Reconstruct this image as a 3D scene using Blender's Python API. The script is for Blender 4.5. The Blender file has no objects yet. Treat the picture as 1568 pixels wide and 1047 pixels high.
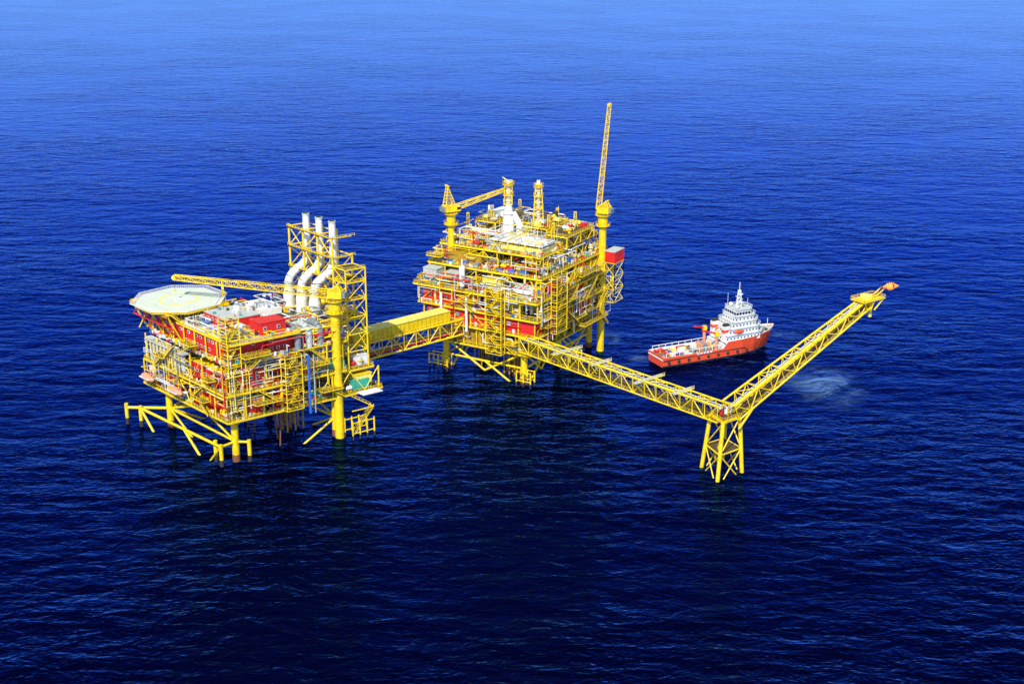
import bpy, math, random
from mathutils import Vector
random.seed(11)
R=random.random
def U(a,b): return a+(b-a)*random.random()
scene=bpy.context.scene
scene.view_settings.view_transform='Standard'
scene.view_settings.look='None'
scene.view_settings.exposure=0

# ------------------------------------------------------------ materials
MATS={}
def paint(name,col,rough=0.5,dirt=0.35,dcol=None,metal=0.0,scale=0.35,emit=None):
    m=bpy.data.materials.new(name); m.use_nodes=True
    nt=m.node_tree; N=nt.nodes; L=nt.links
    b=N['Principled BSDF']
    tc=N.new('ShaderNodeTexCoord')
    n1=N.new('ShaderNodeTexNoise'); n1.inputs['Scale'].default_value=scale; n1.inputs['Detail'].default_value=4
    n1.inputs['Roughness'].default_value=0.75
    L.new(tc.outputs['Object'],n1.inputs['Vector'])
    r=N.new('ShaderNodeValToRGB'); r.color_ramp.elements[0].position=0.45; r.color_ramp.elements[1].position=0.68
    r.color_ramp.elements[0].color=(0,0,0,1); r.color_ramp.elements[1].color=(1,1,1,1)
    L.new(n1.outputs['Fac'],r.inputs['Fac'])
    mu=N.new('ShaderNodeMath'); mu.operation='MULTIPLY'; mu.inputs[1].default_value=dirt
    L.new(r.outputs['Color'],mu.inputs[0])
    mx=N.new('ShaderNodeMix'); mx.data_type='RGBA'
    mx.inputs['A'].default_value=(*col,1)
    d=dcol or tuple(c*0.35 for c in col)
    mx.inputs['B'].default_value=(*d,1)
    L.new(mu.outputs[0],mx.inputs['Factor'])
    L.new(mx.outputs['Result'],b.inputs['Base Color'])
    b.inputs['Roughness'].default_value=rough; b.inputs['Metallic'].default_value=metal
    if emit:
        b.inputs['Emission Color'].default_value=(*emit[0],1); b.inputs['Emission Strength'].default_value=emit[1]
    MATS[name]=m
    return name
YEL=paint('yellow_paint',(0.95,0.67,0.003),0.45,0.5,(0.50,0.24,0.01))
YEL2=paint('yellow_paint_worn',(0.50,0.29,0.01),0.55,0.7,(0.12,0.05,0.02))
YELL=paint('pale_yellow_paint',(0.90,0.76,0.16),0.5,0.35,(0.5,0.4,0.1))
RED=paint('red_paint',(0.72,0.018,0.015),0.5,0.45,(0.25,0.02,0.01))
WHI=paint('white_paint',(0.82,0.82,0.80),0.45,0.35,(0.48,0.44,0.38))
GRY=paint('grey_paint',(0.24,0.27,0.29),0.5,0.5,(0.09,0.09,0.08))
LGR=paint('light_grey_paint',(0.52,0.55,0.52),0.5,0.5,(0.27,0.25,0.2))
DRK=paint('dark_steel',(0.035,0.033,0.03),0.6,0.4,(0.07,0.035,0.02))
GRN=paint('green_paint',(0.04,0.38,0.26),0.5,0.4)
BLU=paint('blue_paint',(0.03,0.14,0.55),0.5,0.3)
GRT=paint('deck_grating',(0.10,0.06,0.02),0.8,0.6,(0.035,0.025,0.015))
DEK=paint('helideck_coating',(0.66,0.70,0.56),0.7,0.4,(0.46,0.48,0.38),scale=0.2)
RST=paint('rusty_steel',(0.26,0.09,0.035),0.7,0.6,(0.07,0.035,0.02))
GLS=paint('window_glass',(0.015,0.02,0.03),0.15,0.1)
ORG=paint('hull_orange',(0.84,0.085,0.02),0.4,0.35,(0.48,0.05,0.03),scale=0.25)
LBO=paint('lifeboat_orange',(0.85,0.32,0.16),0.4,0.2)
SHD=paint('ship_deck',(0.26,0.15,0.10),0.8,0.6,(0.12,0.09,0.07))
FLM=paint('flame',(0.9,0.35,0.05),0.8,0.6,(0.6,0.1,0.02),scale=0.8,emit=((1.0,0.28,0.03),0.45))

# ------------------------------------------------------------ mesh builder
Z=Vector((0,0,1))
def empty(name,loc=(0,0,0)):
    e=bpy.data.objects.new(name,None); scene.collection.objects.link(e); e.location=loc; return e
class Part:
    def __init__(s,name,parent=None):
        s.name=name; s.parent=parent; s.v=[]; s.f=[]; s.m=[]; s.sm=[]; s.mats=[]
    def mi(s,mat):
        if mat not in s.mats: s.mats.append(mat)
        return s.mats.index(mat)
    def add(s,vs,fs,mat,sm=False):
        o=len(s.v); s.v.extend([tuple(x) for x in vs]); k=s.mi(mat)
        for f in fs:
            s.f.append(tuple(i+o for i in f)); s.m.append(k); s.sm.append(sm)
    def hexa(s,p,mat):
        s.add(p,[(0,3,2,1),(4,5,6,7),(0,1,5,4),(1,2,6,5),(2,3,7,6),(3,0,4,7)],mat)
    def beam(s,p,q,w,h,mat):
        p=Vector(p);q=Vector(q); d=q-p
        if d.length<1e-4: return
        d.normalize()
        u=Z if abs(d.z)<0.95 else Vector((0,1,0))
        x=d.cross(u).normalized()*w*0.5; y=x.normalized().cross(d)*h*0.5
        s.hexa([p-x-y,p+x-y,p+x+y,p-x+y,q-x-y,q+x-y,q+x+y,q-x+y],mat)
    def tube(s,p,q,r,mat,n=8,r2=None,caps=True):
        p=Vector(p);q=Vector(q); d=q-p
        if d.length<1e-4: return
        if r2 is None: r2=r
        d.normalize(); u=Z if abs(d.z)<0.95 else Vector((0,1,0))
        x=d.cross(u).normalized(); y=x.cross(d)
        vs=[]
        for c,rr in((p,r),(q,r2)):
            for i in range(n):
                a=2*math.pi*i/n; vs.append(c+x*math.cos(a)*rr+y*math.sin(a)*rr)
        s.add(vs,[(i,(i+1)%n,n+(i+1)%n,n+i) for i in range(n)],mat,n>=6)
        if caps:
            s.add(vs,[tuple(range(n-1,-1,-1)),tuple(range(n,2*n))],mat)
    def path(s,pts,r,mat,n=8,rs=None):
        for i in range(len(pts)-1):
            a=rs[i] if rs else r; b=rs[i+1] if rs else r
            s.tube(pts[i],pts[i+1],a,mat,n,b)
    def vessel(s,p,q,r,mat,n=12):
        p=Vector(p);q=Vector(q); d=(q-p).normalized()
        s.tube(p,q,r,mat,n,caps=False)
        for c,g in((p,-1),(q,1)):
            s.tube(c,c+d*g*r*0.3,r,mat,n,r*0.82,caps=False)
            s.tube(c+d*g*r*0.3,c+d*g*r*0.55,r*0.82,mat,n,r*0.35)
    def sphere(s,c,r,mat,n=14,m=8,zs=1):
        c=Vector(c); vs=[]
        for j in range(m+1):
            t=math.pi*j/m
            for i in range(n):
                a=2*math.pi*i/n
                vs.append(c+Vector((math.sin(t)*math.cos(a)*r,math.sin(t)*math.sin(a)*r,math.cos(t)*r*zs)))
        s.add(vs,[(j*n+i,(j+1)*n+i,(j+1)*n+(i+1)%n,j*n+(i+1)%n) for j in range(m) for i in range(n)],mat,True)
    def rail(s,p,q,mat=None,h=1.3,step=2.4,t=0.12):
        mat=mat or YEL
        p=Vector(p);q=Vector(q); L=(q-p).length
        if L<0.5: return
        n=max(1,int(round(L/step)))
        for i in range(n+1):
            a=p.lerp(q,i/n); s.beam(a,a+Z*h,t,t,mat)
        for k in(0.5,1.0): s.beam(p+Z*h*k,q+Z*h*k,t,t,mat)
    def stairs(s,p,q,w,side,mat=None):
        mat=mat or YEL
        p=Vector(p);q=Vector(q); side=Vector(side).normalized()*w*0.5
        for g in(-1,1):
            s.beam(p+side*g,q+side*g,0.12,0.4,mat)
            s.beam(p+side*g+Z*1.2,q+side*g+Z*1.2,0.12,0.12,mat)
            n=max(1,int((q-p).length/2))
            for i in range(n+1):
                a=p.lerp(q,i/n)+side*g; s.beam(a,a+Z*1.2,0.1,0.1,mat)
        n=max(2,int(abs(q.z-p.z)/0.4))
        for i in range(1,n):
            a=p.lerp(q,i/n); s.beam(a-side,a+side,0.35,0.08,GRT)
    def finish(s):
        me=bpy.data.meshes.new(s.name); me.from_pydata(s.v,[],s.f)
        for k in s.mats: me.materials.append(MATS[k])
        me.polygons.foreach_set('material_index',s.m)
        me.polygons.foreach_set('use_smooth',s.sm)
        me.update()
        o=bpy.data.objects.new(s.name,me); scene.collection.objects.link(o)
        if s.parent: o.parent=s.parent
        return o
class Fr:
    def __init__(s,o,a,b):
        s.o=Vector((o[0],o[1],0))
        s.a=Vector((math.cos(math.radians(a)),math.sin(math.radians(a)),0))
        s.b=Vector((math.cos(math.radians(b)),math.sin(math.radians(b)),0))
    def P(s,x,y,z): return s.o+s.a*x+s.b*y+Z*z
    def box(s,pt,x0,x1,y0,y1,z0,z1,mat):
        P=s.P
        pt.hexa([P(x0,y0,z0),P(x1,y0,z0),P(x1,y1,z0),P(x0,y1,z0),P(x0,y0,z1),P(x1,y0,z1),P(x1,y1,z1),P(x0,y1,z1)],mat)

# ------------------------------------------------------------ structural generators
def deck(pt,fr,x0,x1,y0,y1,z,plate=GRT,edge=YEL,gh=0.9,rails=True,skip=()):
    P=fr.P
    fr.box(pt,x0,x1,y0,y1,z-0.15,z,plate)
    e=0.2; zz=z-gh*0.5+0.05
    pt.beam(P(x0,y0-e,zz),P(x1,y0-e,zz),0.35,gh,edge); pt.beam(P(x0,y1+e,zz),P(x1,y1+e,zz),0.35,gh,edge)
    pt.beam(P(x0-e,y0,zz),P(x0-e,y1,zz),0.35,gh,edge); pt.beam(P(x1+e,y0,zz),P(x1+e,y1,zz),0.35,gh,edge)
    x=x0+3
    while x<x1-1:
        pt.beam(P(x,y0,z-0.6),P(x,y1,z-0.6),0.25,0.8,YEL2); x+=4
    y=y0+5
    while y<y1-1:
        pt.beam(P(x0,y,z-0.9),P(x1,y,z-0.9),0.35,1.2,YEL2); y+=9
    if rails:
        if 'y0' not in skip: pt.rail(P(x0,y0,z),P(x1,y0,z))
        if 'y1' not in skip: pt.rail(P(x0,y1,z),P(x1,y1,z))
        if 'x0' not in skip: pt.rail(P(x0,y0,z),P(x0,y1,z))
        if 'x1' not in skip: pt.rail(P(x1,y0,z),P(x1,y1,z))
def cols(pt,fr,xs,ys,z0,z1,r=0.5,mat=YEL):
    for x in xs:
        for y in ys: pt.tube(fr.P(x,y,z0),fr.P(x,y,z1),r,mat,8)
def zig(pt,A,B,h,n,r,mat=YEL,xx=False):
    A=Vector(A);B=Vector(B)
    for i in range(n):
        p=A.lerp(B,i/n); q=A.lerp(B,(i+1)/n)
        if xx or i%2==0: pt.tube(p,q+Z*h,r,mat,6)
        if xx or i%2==1: pt.tube(q,p+Z*h,r,mat,6)
def zigr(pt,A,B,h,n,r,pr=.5,mat=YEL):
    A=Vector(A);B=Vector(B)
    for i in range(n):
        p=A.lerp(B,i/n); q=A.lerp(B,(i+1)/n)
        if R()<pr:
            if i%2: pt.tube(p,q+Z*h,r,mat,6)
            else: pt.tube(q,p+Z*h,r,mat,6)
def stower(pt,fr,x0,x1,y0,y1,z0,z1,lh=4.0,along='x'):
    P=fr.P
    for x in(x0,x1):
        for y in(y0,y1): pt.beam(P(x,y,z0),P(x,y,z1+1.2),0.36,0.36,YEL)
    n=max(1,int(round((z1-z0)/lh))); lh=(z1-z0)/n
    for i in range(n+1):
        z=z0+i*lh
        for a,b in((P(x0,y0,z),P(x1,y0,z)),(P(x0,y1,z),P(x1,y1,z)),(P(x0,y0,z),P(x0,y1,z)),(P(x1,y0,z),P(x1,y1,z))):
            pt.beam(a,b,0.22,0.3,YEL); pt.beam(a+Z*1.2,b+Z*1.2,0.11,0.11,YEL)
        if along=='x':
            w=(x1-x0)*0.25
            fr.box(pt,x0,x0+w,y0,y1,z-0.05,z+0.1,GRT); fr.box(pt,x1-w,x1,y0,y1,z-0.05,z+0.1,GRT)
        else:
            w=(y1-y0)*0.25
            fr.box(pt,x0,x1,y0,y0+w,z-0.05,z+0.1,GRT); fr.box(pt,x0,x1,y1-w,y1,z-0.05,z+0.1,GRT)
        if i<n:
            if along=='x':
                ya=y0+(y1-y0)*(0.27 if i%2 else 0.73)
                xa,xb=(x0+w,x1-w) if i%2 else (x1-w,x0+w)
                pt.stairs(P(xa,ya,z),P(xb,ya,z+lh),(y1-y0)*0.4,fr.b)
            else:
                xa=x0+(x1-x0)*(0.27 if i%2 else 0.73)
                ya,yb=(y0+w,y1-w) if i%2 else (y1-w,y0+w)
                pt.stairs(P(xa,ya,z),P(xa,yb,z+lh),(x1-x0)*0.4,fr.a)
def wall(pt,fr,x0,x1,y0,y1,z0,z1,mat=RED,win=True,roof=None,floors=1):
    fr.box(pt,x0,x1,y0,y1,z0,z1,mat)
    if roof: fr.box(pt,x0-.3,x1+.3,y0-.3,y1+.3,z1,z1+0.3,roof)
    P=fr.P
    x=x0+0.8
    while x<x1-0.4:
        pt.beam(P(x,y0-0.08,z0),P(x,y0-0.08,z1),0.18,0.18,mat); x+=1.6
    y=y0+0.8
    while y<y1-0.4:
        pt.beam(P(x0-0.08,y,z0),P(x0-0.08,y,z1),0.18,0.18,mat); y+=1.6
    if win:
        h=(z1-z0)/floors
        for f in range(floors):
            zc=z0+h*f+h*0.55
            x=x0+2
            while x<x1-1.5:
                if R()<.75:
                    fr.box(pt,x-0.75,x+0.75,y0-0.24,y0,zc-0.7,zc+0.7,WHI if R()<.3 else LGR)
                    fr.box(pt,x-0.5,x+0.5,y0-0.28,y0,zc-0.45,zc+0.45,GLS)
                x+=3.2
            y=y0+2
            while y<y1-1.5:
                if R()<.75:
                    fr.box(pt,x0-0.24,x0,y-0.75,y+0.75,zc-0.7,zc+0.7,WHI if R()<.3 else LGR)
                    fr.box(pt,x0-0.28,x0,y-0.5,y+0.5,zc-0.45,zc+0.45,GLS)
                y+=3.2
PAL=[YEL]*4+[YELL]*2+[WHI]*4+[LGR]*3+[GRY]*3+[RED]*5+[GRN,BLU,RST,DRK,DRK]
def item(pt,fr,x,y,z,s,h,pal):
    P=fr.P; k=R(); m=random.choice(pal); c=s*0.42
    if k<0.2:
        r=min(s*0.24,h*0.3); zc=z+r+0.7
        if R()<.5: a,b=P(x-c+r*.5,y,zc),P(x+c-r*.5,y,zc)
        else: a,b=P(x,y-c+r*.5,zc),P(x,y+c-r*.5,zc)
        pt.vessel(a,b,r,m)
        for t in(.2,.8):
            q=a.lerp(b,t); pt.beam(Vector((q.x,q.y,z)),Vector((q.x,q.y,zc-r*.4)),r*1.3,0.3,YEL)
            pt.tube(q,q+Z*(r+0.7),0.18,m,6)
    elif k<0.33:
        r=min(s*0.2,1.3); hh=min(h*0.85,U(3,7))
        pt.vessel(P(x,y,z+r*.5),P(x,y,z+hh-r*.6),r,m)
        pt.tube(P(x,y,z+hh*.6),P(x,y,z+hh*.6+.15),r+.7,YEL,10)
        pt.beam(P(x-r-.3,y,z),P(x-r-.3,y,z+hh),.12,.4,YEL)
    elif k<0.52:
        w=U(.6,1)*c; l=U(.5,1)*c; hh=min(h*.8,U(1.8,3.6))
        fr.box(pt,x-w,x+w,y-l,y+l,z+.2,z+hh,m)
        for t in(-.6,-.2,.2,.6):
            pt.beam(P(x+w*t,y-l-.06,z+.2),P(x+w*t,y-l-.06,z+hh),.12,.12,m)
            pt.beam(P(x-w-.06,y+l*t,z+.2),P(x-w-.06,y+l*t,z+hh),.12,.12,m)
        fr.box(pt,x-w*.5,x+w*.1,y-l*.5,y+l*.3,z+hh,z+hh+.5,random.choice(pal))
    elif k<0.68:
        hh=min(h*.9,U(3,6)); w=c*.9
        for a in(-w,w):
            for b in(-w,w): pt.beam(P(x+a,y+b,z),P(x+a,y+b,z+hh),.28,.28,YEL)
        for zz in(z+hh*.5,z+hh):
            for a in(-w,w):
                pt.beam(P(x+a,y-w,zz),P(x+a,y+w,zz),.25,.3,YEL); pt.beam(P(x-w,y+a,zz),P(x+w,y+a,zz),.25,.3,YEL)
        pt.beam(P(x-w,y-w,z),P(x+w,y-w,z+hh*.5),.2,.2,YEL); pt.beam(P(x-w,y-w,z+hh*.5),P(x-w,y+w,z+hh),.2,.2,YEL)
        fr.box(pt,x-w*.8,x+w*.6,y-w*.7,y+w*.7,z+hh*.5,z+hh*.5+U(.6,1.6),m)
        pt.vessel(P(x-w*.5,y,z+1.1),P(x+w*.5,y,z+1.1),.7,random.choice(pal),8)
    elif k<0.8:
        hh=min(h*.7,2.6)
        fr.box(pt,x-c,x+c,y-c*.8,y+c*.8,z+hh*.5,z+hh,m)
        for a in(-.5,.5):
            pt.tube(P(x+c*a,y,z+hh),P(x+c*a,y,z+hh+.5),c*.4,LGR,10)
            for b in(-.7,.7): pt.beam(P(x+c*a*1.7,y+c*b,z),P(x+c*a*1.7,y+c*b,z+hh*.5),.22,.22,YEL)
    else:
        for j in range(3):
            yy=y-c+c*j*.9
            fr.box(pt,x-c*.5,x+c*.2,yy,yy+c*.5,z+.2,z+U(.8,1.6),random.choice(pal))
            pt.tube(P(x+c*.2,yy+c*.2,z+.8),P(x+c*.8,yy+c*.2,z+.8),.35,m,8)
            pt.tube(P(x+c*.8,yy+c*.2,z+.8),P(x+c*.8,yy+c*.2,z+U(2,min(h,4.5))),.16,random.choice([YEL,WHI,LGR]),6)
def clutter(pt,fr,x0,x1,y0,y1,z,h,s=5,dens=.8,pal=PAL,keep=None):
    x=x0+s*.5
    while x<x1-s*.3:
        y=y0+s*.5
        while y<y1-s*.3:
            if R()<dens and not(keep and keep(x,y)): item(pt,fr,x+U(-.3,.3),y+U(-.3,.3),z,s*U(.85,1.05),h,pal)
            y+=s
        x+=s
def bits(pt,fr,x0,x1,y0,y1,z,n,pal=(WHI,RED,BLU,YEL,LGR,LBO,GRN,DRK,WHI,GRY)):
    """small loose deck gear: drums, boxes, valve wheels, cable drums"""
    for _ in range(n):
        x=U(x0,x1);y=U(y0,y1);a=U(.25,.8);b=U(.25,.8);h=U(.5,1.8);m=random.choice(pal)
        if R()<.6: fr.box(pt,x-a,x+a,y-b,y+b,z+.05,z+h,m)
        else: pt.tube(fr.P(x,y,z),fr.P(x,y,z+h),a*.8,m,8)
def pipes(pt,fr,x0,x1,y0,y1,z0,z1,n,rr=(.12,.35),pal=(YEL,YEL,YELL,WHI,LGR,RED,GRY,WHI)):
    for _ in range(n):
        p=[U(x0,x1),U(y0,y1),U(z0,z1)]; r=U(*rr); m=random.choice(pal); pts=[fr.P(*p)]
        ax=random.choice((0,1))
        for k in range(random.randint(3,6)):
            q=list(p)
            if ax==2: q[2]=U(z0,z1)
            else:
                lo,hi=((x0,x1),(y0,y1))[ax]; q[ax]=min(hi,max(lo,p[ax]+random.choice((-1,1))*U(3,18)))
            pts.append(fr.P(*q)); p=q
            ax=random.choice([a for a in(0,1,2) if a!=ax])
        pt.path(pts,r,m,6)
def truss(pt,A,B,w0,w1,h0,h1,n,r,side=None,mat=YEL,br=None,floor=True):
    A=Vector(A);B=Vector(B); d=(B-A).normalized()
    side=side or d.cross(Z).normalized(); up=side.cross(d).normalized()
    br=br or r*.6; C=[]
    for i in range(n+1):
        t=i/n; c=A.lerp(B,t); w=(w0+(w1-w0)*t)/2; h=h0+(h1-h0)*t
        C.append((c-side*w,c+side*w,c+side*w+up*h,c-side*w+up*h))
    for k in range(4): pt.tube(C[0][k],C[n][k],r,mat,8)
    for i in range(n+1):
        c=C[i]
        for a,b in((0,1),(1,2),(2,3),(3,0)): pt.tube(c[a],c[b],br*.8,mat,6)
        if i<n:
            e=C[i+1]
            if i%2: pr=((0,3),(1,2))
            else: pr=((3,0),(2,1))
            for a,b in pr: pt.tube(c[a],e[b],br,mat,6)
            pt.tube(c[0],e[1],br*.7,mat,6)
            if i%2: pt.tube(c[3],e[2],br*.7,mat,6)
            else: pt.tube(c[2],e[3],br*.7,mat,6)
    if floor:
        for i in range(n):
            c,e=C[i],C[i+1]
            a=[c[0].lerp(c[1],.25),c[0].lerp(c[1],.75),e[0].lerp(e[1],.75),e[0].lerp(e[1],.25)]
            pt.hexa([v+Z*.3 for v in a]+[v+Z*.42 for v in a],GRT)
    return C
def lattice(pt,p,q,w,w2,n,mat=YEL,r=.16):
    p=Vector(p);q=Vector(q); d=(q-p).normalized(); u=Z if abs(d.z)<.9 else Vector((0,1,0))
    x=d.cross(u).normalized(); y=x.cross(d); C=[]
    for i in range(n+1):
        c=p.lerp(q,i/n); k=(w+(w2-w)*i/n)/2
        C.append([c+x*k+y*k,c-x*k+y*k,c-x*k-y*k,c+x*k-y*k])
    for k in range(4):
        pt.tube(C[0][k],C[n][k],r,mat,6)
        for i in range(n):
            j=(k+1)%4
            pt.tube(C[i][k],C[i][j],r*.6,mat,5)
            pt.tube(C[i][k] if i%2 else C[i][j],C[i+1][j] if i%2 else C[i+1][k],r*.6,mat,5)
    for k in range(4): pt.tube(C[n][k],C[n][(k+1)%4],r,mat,5)
def ringplat(pt,c,z,r,mat=YEL):
    c=Vector((c.x,c.y,z)); pt.tube(c-Z*.3,c,r,mat,14); n=14
    ps=[c+Vector((math.cos(2*math.pi*i/n)*r,math.sin(2*math.pi*i/n)*r,0)) for i in range(n)]
    for i in range(n): pt.rail(ps[i],ps[(i+1)%n],mat,1.3,1.6)

# ============================================================ LIVING QUARTERS / COMPRESSOR PLATFORM (left)
F1=Fr((-121,562),133.5,35.5); P=F1.P
pl=empty('living_quarters_platform')
j=Part('jacket',pl)
legs=[(4,5),(4,54),(58,5),(58,54)]
for x,y in legs: j.tube(P(x,y,-6),P(x,y,21),1.6,YEL,14); j.tube(P(x,y,-6),P(x,y,3.2),1.75,RST,14)
def jb(a,b,z0,z1,r=.6): j.tube(P(a[0],a[1],z0),P(b[0],b[1],z1),r,YEL,8)
for a,b in((0,2),(1,3),(0,1),(2,3)):
    la,lb=legs[a],legs[b]; md=((la[0]+lb[0])/2,(la[1]+lb[1])/2)
    if (a,b)!=(0,1):
        jb(la,lb,9,9,.55); jb(la,md,9,18,.5); jb(lb,md,9,18,.5); jb(la,md,9,-5,.5)
    jb(lb,md,9,-5,.5)
def landing(x,y,w,l,ax,zt=8):
    for i in range(4):
        for k in(0,1):
            xx,yy=(x+i*w/3,y+k*l) if ax=='x' else (x+k*l,y+i*w/3)
            j.tube(P(xx,yy,-5),P(xx,yy,zt),.38,YEL,8); j.tube(P(xx,yy,-5),P(xx,yy,2.2),.43,DRK,8)
    for z in(zt*.35,zt*.9):
        for k in(0,1):
            a=P(x,y+k*l,z) if ax=='x' else P(x+k*l,y,z); b=P(x+w,y+k*l,z) if ax=='x' else P(x+k*l,y+w,z)
            j.tube(a,b,.28,YEL,6)
landing(-6,56,11,6,'y',9); j.stairs(P(-5,57,3),P(-5,67,14),2,F1.a); j.stairs(P(-2,67,14),P(-2,58,20),2,F1.a)
j.tube(P(-6,56,14),P(-6,67,14),.3,YEL); j.tube(P(-6,67,14),P(0,67,14),.3,YEL)
for x,y in((73,-8),(66,-5),(2,-3),(0,9),(8,-2)):
    j.tube(P(x,y,-5),P(x,y,10),.9,YEL,10); j.tube(P(x,y,-5),P(x,y,3),.95,DRK,10)
j.tube(P(73,-8,8),P(58,5,9),.7,YEL,8); j.tube(P(66,-5,9),P(2,-3,9),.65,YEL,8); j.tube(P(2,-3,9),P(4,5,9),.6,YEL,8); j.tube(P(0,9,9),P(4,5,9),.6,YEL,8)
j.tube(P(66,-5,9),P(52,-4,-5),.6,YEL,8); j.tube(P(30,-4,9),P(14,-3,-5),.6,YEL,8); j.tube(P(2,-3,9),P(16,-3,-5),.5,YEL,8)
for i in range(9):
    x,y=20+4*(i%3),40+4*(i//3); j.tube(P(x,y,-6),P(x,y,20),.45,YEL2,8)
for i in range(8): j.tube(P(8+7*i,30+U(-20,20),-6),P(8+7*i,30,20),.35,RST,6)
j.finish()

d=Part('decks',pl)
deck(d,F1,0,70,0,52,20); deck(d,F1,0,26,52.6,76,20,skip=('y0',))
deck(d,F1,0,68,0,58,32); deck(d,F1,3,20,58.6,74,30,skip=('y0',))
deck(d,F1,2,66,3,60,45)
deck(d,F1,0,44,4,36,54.2,plate=LGR)
deck(d,F1,14,54,57,77,50,plate=GRT)
for (x0,x1,y0,y1,z0,z1) in((0.5,69.5,.5,51,20,31),(1,67,1,57,32,44),(3,65,4,58,45,54)):
    n=7; xs=[x0+(x1-x0)*i/n for i in range(n+1)]; ys=[y0+(y1-y0)*i/6 for i in range(7)]
    cols(d,F1,xs,(y0,),z0,z1 if z0<45 else 53,.36)
    if z0<45: cols(d,F1,(x0,),ys,z0,z1,.36)
    cols(d,F1,xs[::2],ys[2::2],z0,z1 if z0<45 else z0+2,.42)
zigr(d,P(.5,.5,20),P(69.5,.5,20),11,7,.25,.5); zigr(d,P(.5,.5,20),P(.5,51,20),11,6,.25,.6)
zigr(d,P(1,1,32),P(67,1,32),12,7,.22,.4); zigr(d,P(1,1,32),P(1,57,32),12,6,.22,.5)
cols(d,F1,(14,34,54),(58,77),20,50,.6); cols(d,F1,(1,14,25),(75,),20,30,.4)
zig(d,P(14,77,20),P(54,77,20),28,3,.3)
zig(d,P(1,53,20),P(1,75,20),10,3,.25)
for (x0,x1,y0,y1,z) in((14,24,-3,0,26),(46,54,-3,0,38),(-3,0,12,24,26),(-3,0,34,48,38),(-3,0,8,20,48),(22,30,-2.6,0.4,49.5),(-3,0,44,54,25),(8,14,-3,0,37)):
    deck(d,F1,x0,x1,y0,y1,z,gh=.4)
for (xa,xb,za,zb) in((12,20,20,26),(24,16,26,32),(56,48,32,38),(46,38,38,45),(30,22,45,49.5)): d.stairs(P(xa,-1.5,za),P(xb,-1.5,zb),1.6,F1.b)
for (ya,yb,za,zb) in((22,14,26,32),(36,46,32,38),(48,40,38,45),(56,48,20,25),(10,18,42,48)): d.stairs(P(-1.5,ya,za),P(-1.5,yb,zb),1.6,F1.a)
d.finish()

m=Part('accommodation_modules',pl)
wall(m,F1,5,62,5,22,45,53,RED,True,YEL2,2)
wall(m,F1,5,42,23,36,45,53,RED,True,None,2)
wall(m,F1,20,38,14,30,54.2,58.4,RED,True,LGR)
wall(m,F1,4,12,20,32,54.2,59.5,RED,True,RED)
wall(m,F1,2.5,10,40,50,45,53,RED,False,LGR)
wall(m,F1,6,34,3,12,32,39.5,RED,True,YEL)
wall(m,F1,3,12,25,37,20,29,RED,False,LGR)
wall(m,F1,2.5,11,8,21,32,41,RED,True,WHI)
wall(m,F1,2.5,11,9,19,20,27,RED,False,WHI)
wall(m,F1,3,12,40,50,32,39,GRY,False,LGR)
wall(m,F1,16,31,3,14,20,28.5,RED,True); wall(m,F1,44,54,3,14,20,28,RED,True); wall(m,F1,64,68,2,10,20,28,WHI,False)
wall(m,F1,2,10,64,72,20,27,YELL,False,YEL)
F1.box(m,34,66,3.9,4.5,32,44,DRK)
for i in range(10):
    x=36+3*i; m.vessel(P(x,1.6,33.6),P(x,1.6,40.5),1.1,LGR)
    m.beam(P(x+1.5,0.2,32),P(x+1.5,.2,43),.3,.3,YEL)
F1.box(m,34,66,-.2,3.2,41.5,42.1,LGR)
for x,y,z,mm in((1,34,33,RED),(1,62,21,GRN),(2,43,20.2,GRN),(1,50,32.2,GRN),(6,66,30.2,WHI)):
    F1.box(m,x,x+3.2,y,y+8,z,z+4.2,mm)
    for i in range(8): m.beam(P(x-.06,y+.5+i,z),P(x-.06,y+.5+i,z+4.2),.15,.15,mm)
F1.box(m,-6,-1,62,72,20.2,20.6,WHI)
for k in range(3):
    yy=36+k*5.5; pts=[P(2,yy,45)]+[P(2+5-5*math.cos(t),yy,51+4*math.sin(t)) for t in [math.pi*i/8 for i in range(9)]]+[P(12,yy,45)]
    m.path(pts,1.5,GRY if k!=1 else LGR,10)
m.sphere(P(10.8,14,57.3),2.1,WHI); m.tube(P(10.8,14,54),P(10.8,14,56),.5,WHI)
m.sphere(P(30,32,60.5),1.5,WHI); m.tube(P(30,32,58),P(30,32,60),.4,WHI)
F1.box(m,26,38,34,44,55,58,WHI); F1.box(m,40,46,38,48,46,56,WHI)
for i in range(9): m.beam(P(38.2,34+i*1.2,55.1),P(26,34+i*1.2,58.05),.1,.12,LGR)
m.finish()

st=Part('stair_towers',pl)
stower(st,F1,.3,6,2,8,20,64,along='y')
stower(st,F1,-3.4,0,26,34,20,44,along='y')
st.tube(P(-3.5,37,17),P(-3.5,37,44),.55,BLU,8); st.beam(P(-4.4,37,17),P(-4.4,37,44),.12,.5,BLU); st.beam(P(-4.4,39,17),P(-4.4,39,44),.3,.3,LGR)
for z in range(18,44,2): st.beam(P(-4.4,37,z),P(-4.4,39,z),.15,.15,BLU)
st.finish()

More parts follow.
